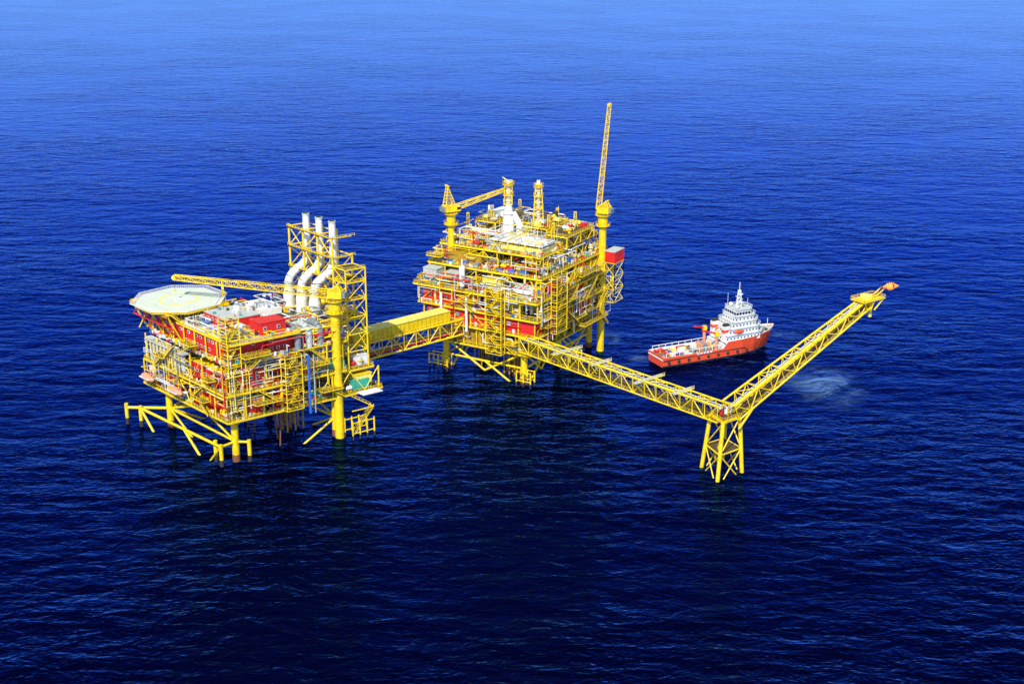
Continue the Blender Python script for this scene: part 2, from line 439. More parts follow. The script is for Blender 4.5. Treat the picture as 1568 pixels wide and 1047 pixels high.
q=Part('process_equipment',pl)
clutter(q,F1,1,69,1,51,20,9,5,.75,PAL,keep=lambda x,y:(x<13 and 8<y<38) or (y<15 and (15<x<32 or 43<x<55)))
clutter(q,F1,1,25,54,75,20,8,4.5,.8)
clutter(q,F1,1,67,15,57,32,10,5,.75,keep=lambda x,y:x<13 and y>24)
clutter(q,F1,4,19,59,73,30,5,4,.8)
clutter(q,F1,12,64,38,59,45,8,4.5,.85)
clutter(q,F1,2,12,23,34,32,8,3.5,.9)
clutter(q,F1,12,20,8,34,54.2,3.5,3.6,.7,[WHI,LGR,YEL,RED,GRY]); clutter(q,F1,38,44,8,34,54.2,4,3.4,.7,[WHI,LGR,YEL,RED])
clutter(q,F1,15,53,58,76,50,5,4.5,.6,[YEL,YELL,LGR,WHI])
pipes(q,F1,0,69,0,51,21,31,90); pipes(q,F1,0,67,0,57,33,44,90); pipes(q,F1,2,60,36,60,46,55,70,(.15,.5))
pipes(q,F1,-.8,1,0,56,21,52,26,(.12,.3)); pipes(q,F1,0,68,-1,1,21,44,26,(.12,.3)); pipes(q,F1,0,40,4,36,54.5,57,30)
for z,x1,y1 in((20,70,52),(32,68,58),(45,66,60)):
    bits(q,F1,1,x1,.6,3,z,70); bits(q,F1,.6,3,1,y1,z,70)
bits(q,F1,1,43,5,35,54.2,110); bits(q,F1,21,37,15,29,58.7,18); bits(q,F1,27,37,35,43,58,8,(LGR,WHI,GRY))
for i in range(10):
    a=P(U(0,44),U(5,34),54); q.tube(a,a+Z*U(4,9),.12,WHI if R()<.5 else YEL,5)
q.finish()

lb=Part('lifeboats',pl)
for x in(36,60):
    zz=25.2; c=[(-5.2,.25),(-4.2,1.1),(-2.6,1.75),(0,1.95),(2.6,1.75),(4.2,1.1),(5.2,.25)]
    for i in range(6): lb.tube(P(x+c[i][0],-3.2,zz),P(x+c[i+1][0],-3.2,zz),c[i][1],LBO,12,c[i+1][1])
    F1.box(lb,x-4,x+4,-5.3,-1.1,zz-.15,zz+.15,WHI); F1.box(lb,x-3.4,x-1.6,-4,-2.4,zz+1.4,zz+2.3,LBO)
    for g in(-3.5,3.5):
        lb.beam(P(x+g,0,zz+4),P(x+g,-4,zz+4.4),.35,.5,YEL); lb.beam(P(x+g,0,zz+1),P(x+g,-3.4,zz+4.2),.25,.25,YEL); lb.beam(P(x+g,-3.2,zz+1.5),P(x+g,-3.2,zz+4.3),.12,.12,DRK)
lb.finish()

hd=Part('helideck',pl)
hc=P(57,13,60); RR=19.3
def oct(r,z,n=8,off=math.pi/8): return [Vector((hc.x+r*math.cos(2*math.pi*i/n+off),hc.y+r*math.sin(2*math.pi*i/n+off),z)) for i in range(n)]
a=oct(RR,59.4);b=oct(RR,60)
hd.add(a+b,[tuple(range(8)),tuple(range(8,16))]+[(i,(i+1)%8,8+(i+1)%8,8+i) for i in range(8)],DEK)
def ring(r0,r1,z,mat,n=48):
    x=oct(r0,z,n,0);y=oct(r1,z,n,0); hd.add(x+y,[(i,(i+1)%n,n+(i+1)%n,n+i) for i in range(n)],mat)
ring(8.0,9.2,60.03,YELL)
o1=oct(RR-.9,60.02);o2=oct(RR-.4,60.02); hd.add(o1+o2,[(i,(i+1)%8,8+(i+1)%8,8+i) for i in range(8)],WHI)
F1h=Fr((hc.x,hc.y),20,110)
for dx,dy,lx,ly in((-1.8,0,.4,2.8),(1.8,0,.4,2.8),(0,0,1.39,.4)):
    F1h.box(hd,dx-lx,dx+lx,dy-ly,dy+ly,60.01,60.05,WHI)
o3=oct(RR+.1,59.6);o4=oct(RR+2.4,60.4)
for i in range(8):
    hd.beam(o4[i],o4[(i+1)%8],.2,.2,WHI); hd.beam(o3[i].lerp(o4[i],.5),o3[(i+1)%8].lerp(o4[(i+1)%8],.5),.1,.1,LGR)
    for k in range(18):
        t=k/18; hd.beam(o3[i].lerp(o3[(i+1)%8],t),o4[i].lerp(o4[(i+1)%8],t),.13,.13,WHI)
    hd.beam(o3[i]-Z*.6,o3[(i+1)%8]-Z*.6,.4,1.2,YEL)
for k in range(-3,4):
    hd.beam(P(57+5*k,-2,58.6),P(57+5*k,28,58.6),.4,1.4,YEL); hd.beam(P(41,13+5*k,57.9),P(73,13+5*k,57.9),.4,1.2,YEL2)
for x in(42,50,58,66,72):
    hd.tube(P(x,5,45),P(x,-1,57.6),.4,YEL); hd.tube(P(x,5,45),P(x,14,57.6),.35,YEL); hd.tube(P(x,24,45),P(x,24,57.6),.4,YEL)
zig(hd,P(40,0,52),P(74,0,52),5.6,6,.22,RED); hd.tube(P(40,0,52),P(74,0,52),.4,RED); hd.tube(P(66,3,46),P(76,8,57.5),.4,RED); hd.tube(P(66,20,46),P(76,20,57.5),.4,YEL)
zig(hd,P(70,0,46),P(70,26,46),11,4,.3,YEL)
hd.stairs(P(40,4,54.3),P(44,-1,60),1.6,F1.a)
hd.finish()

ex=Part('exhaust_stacks',pl)
for k,x in enumerate((26,36,46)):
    ex.tube(P(x,60.5,50),P(x,60.5,56.5),2.7,WHI,16); ex.tube(P(x,60.5,56.5),P(x,60.5,60),2.7,WHI,16,1.9)
    pts=[(60.5,60),(60.7,62.5),(61.6,64.8),(63.4,66.6),(65.8,68),(68.2,69.4),(70,71.2),(70.9,73.4),(71.1,76),(71.1,92.5)]
    ex.path([P(x,y,z) for y,z in pts],1.8,WHI,14,[1.9]*8+[1.7,1.55])
    ex.tube(P(x,71.1,92.5),P(x,71.1,93.3),1.75,LGR,14); ex.tube(P(x,71.1,93.31),P(x,71.1,93.4),1.3,DRK,14)
    for z in(62,69,76): ex.tube(P(x,71.1 if z>70 else (60.6 if z<65 else 68),z),P(x,71.1 if z>70 else (60.6 if z<65 else 68),z+.3),2.2,LGR,12)
ex.finish()
ef=Part('exhaust_frame',pl)
xs=(19,30,41,52)
for x in xs:
    for y,zt in((66,88),(76,88 if x>25 else 79)):
        ef.tube(P(x,y,50),P(x,y,zt),.5,YEL,8)
for z in(58,68,78,87):
    for y in(66,76):
        if z<80 or y==66: ef.tube(P(19,y,z),P(52,y,z),.33,YEL,8)
        else: ef.tube(P(30,y,z),P(52,y,z),.33,YEL,8)
    for x in xs: ef.tube(P(x,66,z),P(x,76,z),.33,YEL,8)
for i in range(3):
    for k,z in enumerate((50,58,68,78)):
        h=(8,10,10,9)[k]
        for y in(66,76):
            if y==76 and z==78 and i==0: continue
            if (i+k)%2: ef.tube(P(xs[i],y,z),P(xs[i+1],y,z+h),.25,YEL,6)
            else: ef.tube(P(xs[i+1],y,z),P(xs[i],y,z+h),.25,YEL,6)
for x in xs:
    for k,z in enumerate((50,58,68,78)):
        if x==19 and z==78: continue
        a,b=(66,76) if k%2 else (76,66); ef.tube(P(x,a,z),P(x,b,z+9),.25,YEL,6)
for z in(68,78,87):
    ef.rail(P(19,65,z),P(52,65,z)); F1.box(ef,19,52,64.8,67,z-.1,z,GRT); ef.rail(P(18,65,z),P(18,77,z))
for x in(4,13):
    for y in(62,72): ef.tube(P(x,y,30),P(x,y,76),.4,YEL,8)
for z in(38,46,54,62,70,76):
    for a,b in(((4,62),(13,62)),((4,72),(13,72)),((4,62),(4,72)),((13,62),(13,72))):
        ef.tube(P(*a,z),P(*b,z),.28,YEL,6)
        if z<76: ef.tube(P(*a,z),P(*b,z+(8 if z<70 else 6)),.2,YEL,6)
for z in(62,70,76): F1.box(ef,4,13,62,72,z-.1,z,GRT); ef.rail(P(4,62,z),P(4,72,z)); ef.rail(P(4,62,z),P(13,62,z))
ef.finish()

def crane(name,base,z0,zc,tip,boomw,hgt,n,ped_r=2.1,ang=None):
    e=empty(name); c=Part('pedestal',e); b=Vector((base[0],base[1],0))
    c.tube(b+Z*z0,b+Z*(zc-8),ped_r,YEL,16); c.tube(b+Z*(zc-8),b+Z*(zc-5),ped_r,YEL,16,ped_r*1.35); c.tube(b+Z*(zc-5),b+Z*(zc-1),ped_r*1.35,YEL,16)
    ringplat(c,b,zc-6.5,ped_r+2.0); ringplat(c,b,zc-1,ped_r+2.2)
    c.tube(b+Z*(zc-1),b+Z*zc,ped_r*1.1,DRK,16); c.finish()
    t=Vector(tip); dr=(t-b-Z*zc); dh=Vector((dr.x,dr.y,0)).normalized() if ang is None else Vector((math.cos(ang),math.sin(ang),0)); sd=dh.cross(Z)
    h=Part('machinery_house',e)
    def B(f0,f1,s0,s1,a,bz,mat): h.hexa([b+dh*x+sd*y+Z*z for z in(a,bz) for x,y in((f0,s0),(f1,s0),(f1,s1),(f0,s1))],mat)
    B(-4,2.5,-2.2,2.2,zc,zc+3.2,YEL); B(1.2,3.6,2.3,4,zc+.3,zc+3,YEL); B(1.4,3.66,2.36,4.06,zc+1.3,zc+2.5,GLS); B(-5.5,-4.05,-1.8,1.8,zc+.4,zc+2.6,GRY)
    top=b-dh*2+Z*(zc+hgt)
    for g in(-1.6,1.6):
        h.tube(b-dh*3.5+sd*g+Z*(zc+3.2),top+sd*g*.5,.28,YEL,8); h.tube(b+dh*1.8+sd*g+Z*(zc+3.2),top+sd*g*.5,.28,YEL,8)
    for k in range(1,6):
        u=k/6
        A1,A2=(b-dh*3.5+sd*1.6+Z*(zc+3.2)).lerp(top+sd*.8,u),(b-dh*3.5-sd*1.6+Z*(zc+3.2)).lerp(top-sd*.8,u)
        B1,B2=(b+dh*1.8+sd*1.6+Z*(zc+3.2)).lerp(top+sd*.8,u),(b+dh*1.8-sd*1.6+Z*(zc+3.2)).lerp(top-sd*.8,u)
        for a1,a2 in((A1,A2),(A1,B1),(B1,B2),(A2,B2)): h.tube(a1,a2,.15,YEL,6)
    h.tube(top-sd*1.4,top+sd*1.4,.6,YEL,8); h.finish()
    m=Part('boom',e); s=b+dh*2.6+Z*(zc+1.5); lattice(m,s,t,boomw,boomw*.6,n,YEL,.2)
    m.tube(t-sd*.9,t+sd*.9,.9,YEL,10); m.tube(top,t,.09,DRK,5); m.tube(top+sd*.5,s.lerp(t,.6),.09,DRK,5)
    m.tube(t,t-Z*6,.07,DRK,5); m.sphere(t-Z*6,.6,YEL,8,5); m.finish()
    return e
cb=P(1,54,0)
crane('pedestal_crane',(cb.x,cb.y),-6,66,(-151,610,70.5),3.2,6,26)
br=Part('boom_rest',pl); br.beam(P(50,30,53),P(50,30,67),.6,.6,YEL); br.beam(P(46,30,53),P(50,30,67),.4,.4,YEL); br.finish()

# ============================================================ PRODUCTION PLATFORM (centre)
F2=Fr((6,662),149,58); P=F2.P
pp=empty('production_platform')
j=Part('jacket',pp)
legs=[(0,0),(46,0),(0,66),(46,66),(0,33),(46,33)]
for x,y in legs: j.tube(P(x,y,-6),P(x,y,17),1.7,YEL,14); j.tube(P(x,y,-6),P(x,y,3),1.85,RST,14)
for a,b in((0,1),(0,4),(4,2),(1,5),(5,3),(2,3),(4,5)):
    la,lb_=legs[a],legs[b]; md=((la[0]+lb_[0])/2,(la[1]+lb_[1])/2)
    for u,v,z0,z1 in((la,lb_,8,8),(la,md,16,3),(lb_,md,16,3),(md,la,8,-5)): j.tube(P(*u,z0),P(*v,z1),.55,YEL,8)
def cluster(x0,y0,nx,ny,s,z,r=.5,mat=YEL):
    for i in range(nx):
        for k in range(ny): j.tube(P(x0+i*s,y0+k*s,-6),P(x0+i*s,y0+k*s,z),r,mat,8); j.tube(P(x0+i*s,y0+k*s,-6),P(x0+i*s,y0+k*s,2),r*1.1,DRK,8)
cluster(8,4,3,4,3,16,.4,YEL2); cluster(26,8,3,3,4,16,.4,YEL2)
def landing2(x,y,w,l):
    for xx in(x,x+w/2,x+w):
        for yy in(y,y+l): j.tube(P(xx,yy,-5),P(xx,yy,8),.4,YEL,8); j.tube(P(xx,yy,-5),P(xx,yy,2.2),.45,DRK,8)
    for z in(3,7.6):
        for yy in(y,y+l): j.tube(P(x,yy,z),P(x+w,yy,z),.28,YEL,6)
landing2(43,-4,11,4); landing2(-6,-4,8,4); landing2(-10,28,5,12)
j.finish()
d=Part('decks',pp)
deck(d,F2,-4,50,-2,70,16); deck(d,F2,-8,58,-3,72,26); deck(d,F2,-10,60,-4,74,35); deck(d,F2,-10,62,-5,74,44.5)
deck(d,F2,-7,59,4,72,54); deck(d,F2,-2,57,12,70,62.3); deck(d,F2,38,50,34,60,70.2,gh=.6); deck(d,F2,-4,8,34,62,68,gh=.6); deck(d,F2,10,19,38,60,69.5,gh=.6)
cols(d,F2,(38,50),(34,47,60),62.3,70,.35); cols(d,F2,(-4,8),(34,48,62),62.3,68,.3); cols(d,F2,(10,19),(38,60),62.3,69,.3)
zigr(d,P(-4,34,62.3),P(-4,62,62.3),5.5,4,.2,1); zigr(d,P(38,34,62.3),P(50,34,62.3),7.5,2,.2,1)
for (x0,x1,y0,y1,z0,z1) in((-3.5,49.5,-1.5,69,16,25),(-7.5,57.5,-2.5,71,26,34),(-9.5,59.5,-3.5,73,35,43.5),(-6.5,58.5,4.5,71,44.5,53),(-1.5,56.5,12.5,69,54,61)):
    xs=[x0+(x1-x0)*i/7 for i in range(8)]; ys=[y0+(y1-y0)*i/8 for i in range(9)]
    cols(d,F2,xs,(y0,),z0,z1,.36); cols(d,F2,(x0,x1),ys,z0,z1,.38); cols(d,F2,xs[::2],ys[2::2],z0,z1,.42)
    zigr(d,P(x0,y0,z0),P(x1,y0,z0),z1-z0,7,.22,.45 if z0!=26 else .15); zig(d,P(x0,y0,z0),P(x0,y1,z0),z1-z0,8,.26,xx=(z0<26))
for x in(52,58): d.tube(P(46,0,13),P(x,-2,26),.6,YEL); d.tube(P(46,33,13),P(x,33,26),.6,YEL)
for y in(-2,20,45,70): d.tube(P(0,y,14),P(-8,y,26),.5,YEL)
for (x0,x1,y0,y1,z) in((24,32,-7,-5,40),(38,50,-6,-4,22),(-13,-10,10,30,39.5),(-13,-10,34,56,49),(-11,-8,4,24,30),(2,10,-5,-3,21),(62,66,4,30,44.5),(62,65,10,34,35),(59,66,20,50,54),(-12,-7,40,64,21),(50,58,1,4,58)):
    deck(d,F2,x0,x1,y0,y1,z,gh=.4)
for (xa,xb,za,zb,y) in((26,34,35,40,-6),(34,26,40,44.5,-6),(4,-4,21,26,-4),(2,10,16,21,-4),(42,34,22,26,-5)): d.stairs(P(xa,y,za),P(xb,y,zb),1.6,F2.b)
d.finish()
m=Part('process_modules',pp)
wall(m,F2,20,56,-2.1,10,26,34,RED,False); wall(m,F2,-6.8,19,-2.1,12,26,34,RED,False); wall(m,F2,18,40,0,10,16,24,YEL2,False)
for x in(4,14,26,34,43,50):
    F2.box(m,x,x+1.4,-2.4,-2.1,26.1,28.4,WHI); F2.box(m,x+2.4,x+4.6,-2.5,-2.1,30,32,GRY if x%4 else LGR)
wall(m,F2,26,58,-2.6,9,35,41.5,RED,True,YEL)
wall(m,F2,50,58,-2,6,44.5,52,LGR,False,LGR); wall(m,F2,38,46,-2,5,44.5,51,GRY,False,LGR)
wall(m,F2,14,24,0,8,44.5,51,YELL,False,YEL); wall(m,F2,-4,5,0,8,44.5,49,WHI,False)
wall(m,F2,8,20,3,14,35,41,YELL,False,YEL)
wall(m,F2,-8,2,30,44,35,42,RED,False); wall(m,F2,-6,2,52,64,44.5,51,YEL,False); wall(m,F2,30,50,8,14,54,59,YEL2,False)
wall(m,F2,-8,3,12,24,44.5,51,RED,False,LGR); wall(m,F2,-7,3,13,36,26,33.5,RED,False); wall(m,F2,-7,3,42,56,26,33.5,RED,False)
for i in range(7):
    x=0+4.3*i; F2.box(m,x,x+3.7,17,31,66,66.5,WHI); m.beam(P(x+4,16,66.3),P(x+4,32,66.3),.35,.5,YEL)
for x in(0,10,20,30): cols(m,F2,(x,),(17,31),62.3,66,.35)
F2.box(m,0,30,17.4,30.6,62.3,64.6,YELL)
for x,y in((30,5),(24,5.6),(16,4.6),(9,5),(2,5.4),(37,6),(45,5),(52,6)):
    F2.box(m,x,x+U(2,4.5),y,y+2.4,54.1,54.1+U(1.2,2.6),random.choice((BLU,BLU,WHI,GRY)))
F2.box(m,42,52,26,32,62.4,66,WHI); wall(m,F2,40,48,46,56,70.3,73,WHI,False)
m.vessel(P(34,-3.0,46.5),P(34,-3.0,56),1.5,WHI,14); m.tube(P(34,-3.0,56),P(34,-3.0,60),.4,WHI)
for x in(30,45): m.tube(P(x,-5.6,24),P(x,-5.6,42),.7,WHI,10)
F2.box(m,-16,-10.3,63,73,49,55,RED)
for i in range(6): m.beam(P(-16.1,64+1.7*i,49),P(-16.1,64+1.7*i,55),.2,.2,RED)
F2.box(m,-16.2,-10,62.8,73.2,55,55.4,LGR)
for a,b in(((-16,63),(-16,73)),((-16,63),(-10,63)),((-16,73),(-10,73))):
    for z in(28,35,42,49): m.beam(P(*a,z),P(*b,z),.3,.3,YEL)
    for z in(28,35,42): m.beam(P(*a,z),P(*b,z+7),.22,.22,YELL); m.beam(P(*b,z),P(*a,z+7),.22,.22,YELL)
    for p_ in(a,b): m.beam(P(*p_,28),P(*p_,49),.35,.35,YEL)
m.finish()
st=Part('stair_towers',pp)
stower(st,F2,8,17,-8.6,-5.2,16,48,along='x'); stower(st,F2,-13.6,-10.4,8,18,26,54,along='y')
stower(st,F2,-4,2,4.4,11,44.5,62,along='x')
for y0,y1,z0,z1 in((20,32,35,44.5),(32,20,26,35),(20,32,44.5,54),(54,64,26,35),(64,54,16,26),(40,52,35,44.5)): st.stairs(P(-11.5,y0,z0),P(-11.5,y1,z1),1.6,F2.a)
st.finish()
q=Part('process_equipment',pp)
clutter(q,F2,-3,49,-1,69,16,7,5,.8,keep=lambda x,y:17<x<41 and y<11); clutter(q,F2,-7,57,12,71,26,7,5,.7,keep=lambda x,y:x<4 and y<57); clutter(q,F2,-9,59,-3,73,35,7,5,.75,keep=lambda x,y:(6<x<59 and y<14) or (x<3 and 29<y<45))
clutter(q,F2,-9,61,-4,73,44.5,7.5,4.6,.85,keep=lambda x,y:((36<x<60 or 12<x<26 or -6<x<7) and y<9) or (x<4 and 11<y<25))
clutter(q,F2,-6,58,8,71,54,6,4.4,.85); TP=[YEL]*3+[YELL,YELL,WHI,WHI,WHI,LGR,GRY,RED,BLU]
clutter(q,F2,-1,56,32,69,62.3,5,4.2,.85,TP,keep=lambda x,y:23<x<37 and y<44); clutter(q,F2,39,49,35,46,70.2,4,4.2,.75,TP); clutter(q,F2,-3,7,35,61,68,4,4,.6,TP); clutter(q,F2,10,19,38,60,69.5,4,4,.6,TP)
clutter(q,F2,31,56,13,26,62.3,4,4,.8,TP)
pipes(q,F2,-4,50,-2,68,17,25,70); pipes(q,F2,-8,58,-3,71,27,34,70); pipes(q,F2,-10,60,-4,73,36,44,90); pipes(q,F2,-10,61,-5,73,46,53,110,(.15,.4))
pipes(q,F2,-6,58,4,71,55,62,80); pipes(q,F2,-1,56,13,69,63,71,80); pipes(q,F2,-11,-9,-2,72,20,52,34,(.12,.3)); pipes(q,F2,-6,58,-5.5,-4,34,52,24,(.12,.3))
for z,x0,x1,y0 in((35,-9,59,-3.9),(44.5,-9,61,-4.5),(54,-6,58,4.5),(62.3,-1,56,12.5)):
    bits(q,F2,x0,x1,y0,y0+2.6,z,80); bits(q,F2,x0,x0+3,y0,70,z,70)
for (x,y,h) in((10,40,14),(50,50,12),(6,60,12),(20,66,11),(44,20,9),(28,60,14),(4,34,12),(38,58,15),(52,30,12)):
    lattice(q,P(x,y,62.3),P(x,y,62.3+h),1.8,1.2,5,YEL,.16)
for i in range(18):
    a=P(U(-2,56),U(12,68),62); q.tube(a,a+Z*U(5,13),.12,WHI if R()<.5 else YEL,5)
q.finish()
v=Part('vent_towers',pp)
v.tube(P(32,37,62),P(32,37,70),3.6,WHI,16,3.0); v.tube(P(32,37,70),P(32,37,80),3.0,WHI,16,1.8); v.tube(P(32,37,80),P(32,37,91),1.2,WHI,12)
v.tube(P(26,39,62),P(26,39,68),2.4,WHI,14); v.tube(P(26,39,68),P(29.5,38,76),2.0,WHI,14,1.2)
for z in(66,70,75): v.tube(P(32,37,z),P(32,37,z+.25),4.0-(z-62)*.08,LGR,16)
lattice(v,P(32,37,80),P(32,37,92),3.8,3.8,5,YEL,.25); ringplat(v,P(32,37,0),85,2.9); ringplat(v,P(32,37,0),90.5,3.1); v.tube(P(32,37,91),P(32,37,92.5),2.0,LGR,12,1.2)
v.tube(P(32,37,92),P(35.5,37,93.5),.3,YEL)
lattice(v,P(22,50,62),P(22,50,89),6,3.0,9,YEL,.3); v.tube(P(22,50,62),P(22,50,91),1.0,WHI,12)
for z in(77,83,88): ringplat(v,P(22,50,0),z,2.7)
v.tube(P(16,57,60),P(16,57,68),2.0,LGR,12); v.tube(P(16,57,68),P(16,57,73),1.4,DRK,12); v.tube(P(16,57,73),P(16,57,74),1.6,DRK,12)
v.tube(P(40,52,62),P(40,52,80),.8,YEL,10); v.tube(P(48,44,62),P(48,44,76),.7,WHI,10)
v.finish()
ca=P(51,13,0)
crane('pedestal_crane',(ca.x,ca.y),44,79,(-4,716,86),2.4,13,9,1.7)
ca=P(-8,64,0)
crane('pedestal_crane',(ca.x,ca.y),-6,75,(ca.x+2.2,ca.y+2,130),2.6,6,24,1.9,ang=math.radians(150))

# ============================================================ LINK BRIDGE
lk=empty('connecting_bridge')
b1=Part('truss_span',lk)
A=Vector((-83,632,21)); B=Vector((-27,680,21))
C=truss(b1,A,B,8,8,8,8,10,.5,br=.3)
dr=(B-A).normalized(); sd=dr.cross(Z).normalized()
for g in(-4,4): b1.rail(A+sd*g+Z*8.1,B+sd*g+Z*8.1)
for g,r_,mm in((-2.5,.45,WHI),(-1.2,.3,YEL),(2.4,.4,RED),(1.4,.3,LGR)): b1.tube(A+sd*g+Z*1.2,B+sd*g+Z*1.2,r_,mm,8)
b1.finish()
b2=Part('enclosed_walkway',lk)
def obox(pt,o,u,s,x0,x1,y0,y1,z0,z1,mat): pt.hexa([o+u*x+s*y+Z*z for z in(z0,z1) for x,y in((x0,y0),(x1,y0),(x1,y1),(x0,y1))],mat)
Lb=(B-A).length
obox(b2,A,dr,sd,8,Lb-8,-3.6,3.6,8.6,13.6,YEL); obox(b2,A,dr,sd,7.8,Lb-7.8,-3.9,3.9,13.6,13.9,YELL)
x=9
while x<Lb-8.5:
    obox(b2,A,dr,sd,x,x+.2,3.6,3.68,8.6,13.6,YEL2); obox(b2,A,dr,sd,x,x+.3,-3.9,3.9,13.9,14.0,YEL); x+=2.6
b2.finish()

# ============================================================ FLARE BRIDGE, TOWER, BOOM
fb=empty('flare_bridge')
t1=Part('truss_span',fb); A=Vector((6,657,19.5)); B=Vector((88.5,554.5,24))
truss(t1,A,B,6.5,6.5,7,7,18,.4,br=.24)
dr=(B-A).normalized(); sd=dr.cross(Z).normalized()
for g in(-3.2,3.2): t1.rail(A+sd*g+Z*.4,B+sd*g+Z*.4,t=.09)
for g,r_,mm in((1.6,.5,WHI),(.4,.3,YELL),(-1.6,.35,LGR)): t1.tube(A+sd*g+Z*6,B+sd*g+Z*6,r_,mm,8)
for k in(.24,.42,.66,.82):
    c=A.lerp(B,k)+Z*7.2; w=9 if k in(.24,.66) else 6
    for g in(-.9,.9): t1.beam(c+sd*-w+dr*g,c+sd*w+dr*g,.3,.3,YELL)
    obox(t1,c,dr,sd,-.9,.9,-w,w,.16,.3,LGR); t1.rail(c-sd*w+dr*.9,c+sd*w+dr*.9,YELL)
    for g in(-w,w): t1.tube(c+sd*g,c+sd*g*.4-Z*5,.2,YEL,6)
t1.finish()
ft=Part('flare_support_tower',fb)
tops=[Vector((88,549.5,25)),Vector((84,559,25)),Vector((91.5,565,25)),Vector((96,556,25))]
bots=[Vector((86,545.5,-6)),Vector((81,561.5,-6)),Vector((91.5,569,-6)),Vector((98.5,555.5,-6))]
for a,b in zip(tops,bots): ft.tube(a,b,.9,YEL,12); ft.tube(a.lerp(b,.93),b,1.0,RST,12)
for i in range(4):
    k=(i+1)%4
    for t in(0,.45): ft.tube(tops[i].lerp(bots[i],t),tops[k].lerp(bots[k],t),.35,YEL,8)
    for t in(0,.45):
        u=.45 if t==0 else .95
        ft.tube(tops[i].lerp(bots[i],t),tops[k].lerp(bots[k],u),.3,YEL,8)
        if t: ft.tube(tops[k].lerp(bots[k],t),tops[i].lerp(bots[i],u),.3,YEL,8)
    ft.beam(tops[i]+Z*.2,tops[k]+Z*.2,.8,1.0,YEL); ft.rail(tops[i]*1+Z*.7,tops[k]*1+Z*.7)
ft.hexa([p+Z*.3 for p in tops]+[p+Z*.5 for p in tops],GRT)
pw=tops[0].lerp(tops[1],.5); ft.stairs(pw-Z*18,pw-Z*1+Vector((5,2,0)),1.4,Vector((0,1,0)))
for z in(11,): ft.hexa([tops[i].lerp(bots[i],(25-z)/31)+Z*k for k in(0,.2) for i in range(4)],GRT)
for g in range(3): ft.vessel(Vector((88+g*2.2,556+g*1.5,26.2)),Vector((88+g*2.2,556+g*1.5,29)),.7,WHI if g else RED,8)
ft.finish()
fm=empty('flare_boom'); t2=Part('boom_truss',fm)
A=Vector((93,556,25)); B=Vector((158,603,59)); truss(t2,A,B,7.5,4,7.5,4.5,12,.45,br=.26)
dr=(B-A).normalized(); sd=dr.cross(Z).normalized(); up=sd.cross(dr)
for g,r_,mm in((.6,.45,YELL),(-.8,.35,LGR)): t2.tube(A+sd*g+up*5.5,B+sd*g+up*4.2,r_,mm,8)
for g in(-1,1): t2.tube(A+sd*g*3.9-Z*4,A.lerp(B,.1)+sd*g*3.5,.5,YEL,8)
t2.rail(A+sd*3+Z*.3,B+sd*1.8+Z*.3,t=.09)
t2.finish()
t3=Part('flare_tip_platform',fm); T=B+Z*3.5; h0=Vector((dr.x,dr.y,0)).normalized(); s0=h0.cross(Z)
obox(t3,T,h0,s0,-7,7,-4,4,0,.4,YEL)
z=.4
t3.rail(T+h0*-7+s0*-4+Z*z,T+h0*7+s0*-4+Z*z); t3.rail(T+h0*-7+s0*4+Z*z,T+h0*7+s0*4+Z*z); t3.rail(T+h0*7+s0*-4+Z*z,T+h0*7+s0*4+Z*z); t3.rail(T-h0*7+s0*-4+Z*z,T-h0*7+s0*4+Z*z)
for g in(-1,1):
    for x in(-6,0,6): t3.tube(T+h0*x+s0*g*3.6,B+h0*x*.4+s0*g*2-Z*1.5,.35,YEL,8)
    t3.path([T+h0*-4+s0*g+Z*.6,T+h0*5+s0*g+Z*1.2,T+h0*8.5+s0*g+Z*3.0],.3,YEL,8); t3.tube(T+h0*8.5+s0*g+Z*3.0,T+h0*9.6+s0*g+Z*3.6,.5,RST,10)
obox(t3,T,h0,s0,-3,0,-2,2,.4,2.4,YELL); t3.tube(B+h0*2-Z*5,B+h0*2+Z*2,.9,YELL,10)
t3.finish()
fl=Part('flare_flame',fm)
o=T+h0*9.8+Z*3.8; rs=[.35,.8,1.4,1.8,1.6,1.2,.6,.1]; hx=Vector((1,.1,0))
pts=[o+hx*(i*1.0)+Z*(.06*i+U(-.25,.3))+s0*U(-.25,.25) for i in range(8)]
for i in range(7): fl.tube(pts[i],pts[i+1],rs[i],FLM,9,rs[i+1],caps=(i in(0,6)))
fl.finish()

# ============================================================ SUPPLY SHIP
FS=Fr((74.2,691.5),25.7,115.7); P=FS.P
sh=empty('supply_ship')
h=Part('hull',sh)
S=[(0,7.4,7.0,5.4),(2,7.7,7.4,5.4),(20,8,7.9,5.3),(36,8,7.9,5.3),(39,8,7.9,8.6),(48,8,7.6,8.8),(56,7.7,6.2,9.2),(62,6.6,4.2,9.8),(67,4.8,2.2,10.4),(70.5,2.7,.7,11),(73,.25,.1,11.4)]
xs_wl=[0,2,20,36,39,48,56,61,65,67.5,69]
rings=[]
for i,(x,bd,bw,zt) in enumerate(S):
    xw=xs_wl[i]; xm=x*.5+xw*.5; bm=bd*.55+bw*.45
    rings.append([P(xw,-bw*.9,-2.5),P(xw,-bw,0.9),P(xm,-bm,zt*.55),P(x,-bd,zt),P(x,bd,zt),P(xm,bm,zt*.55),P(xw,bw,.9),P(xw,bw*.9,-2.5)])
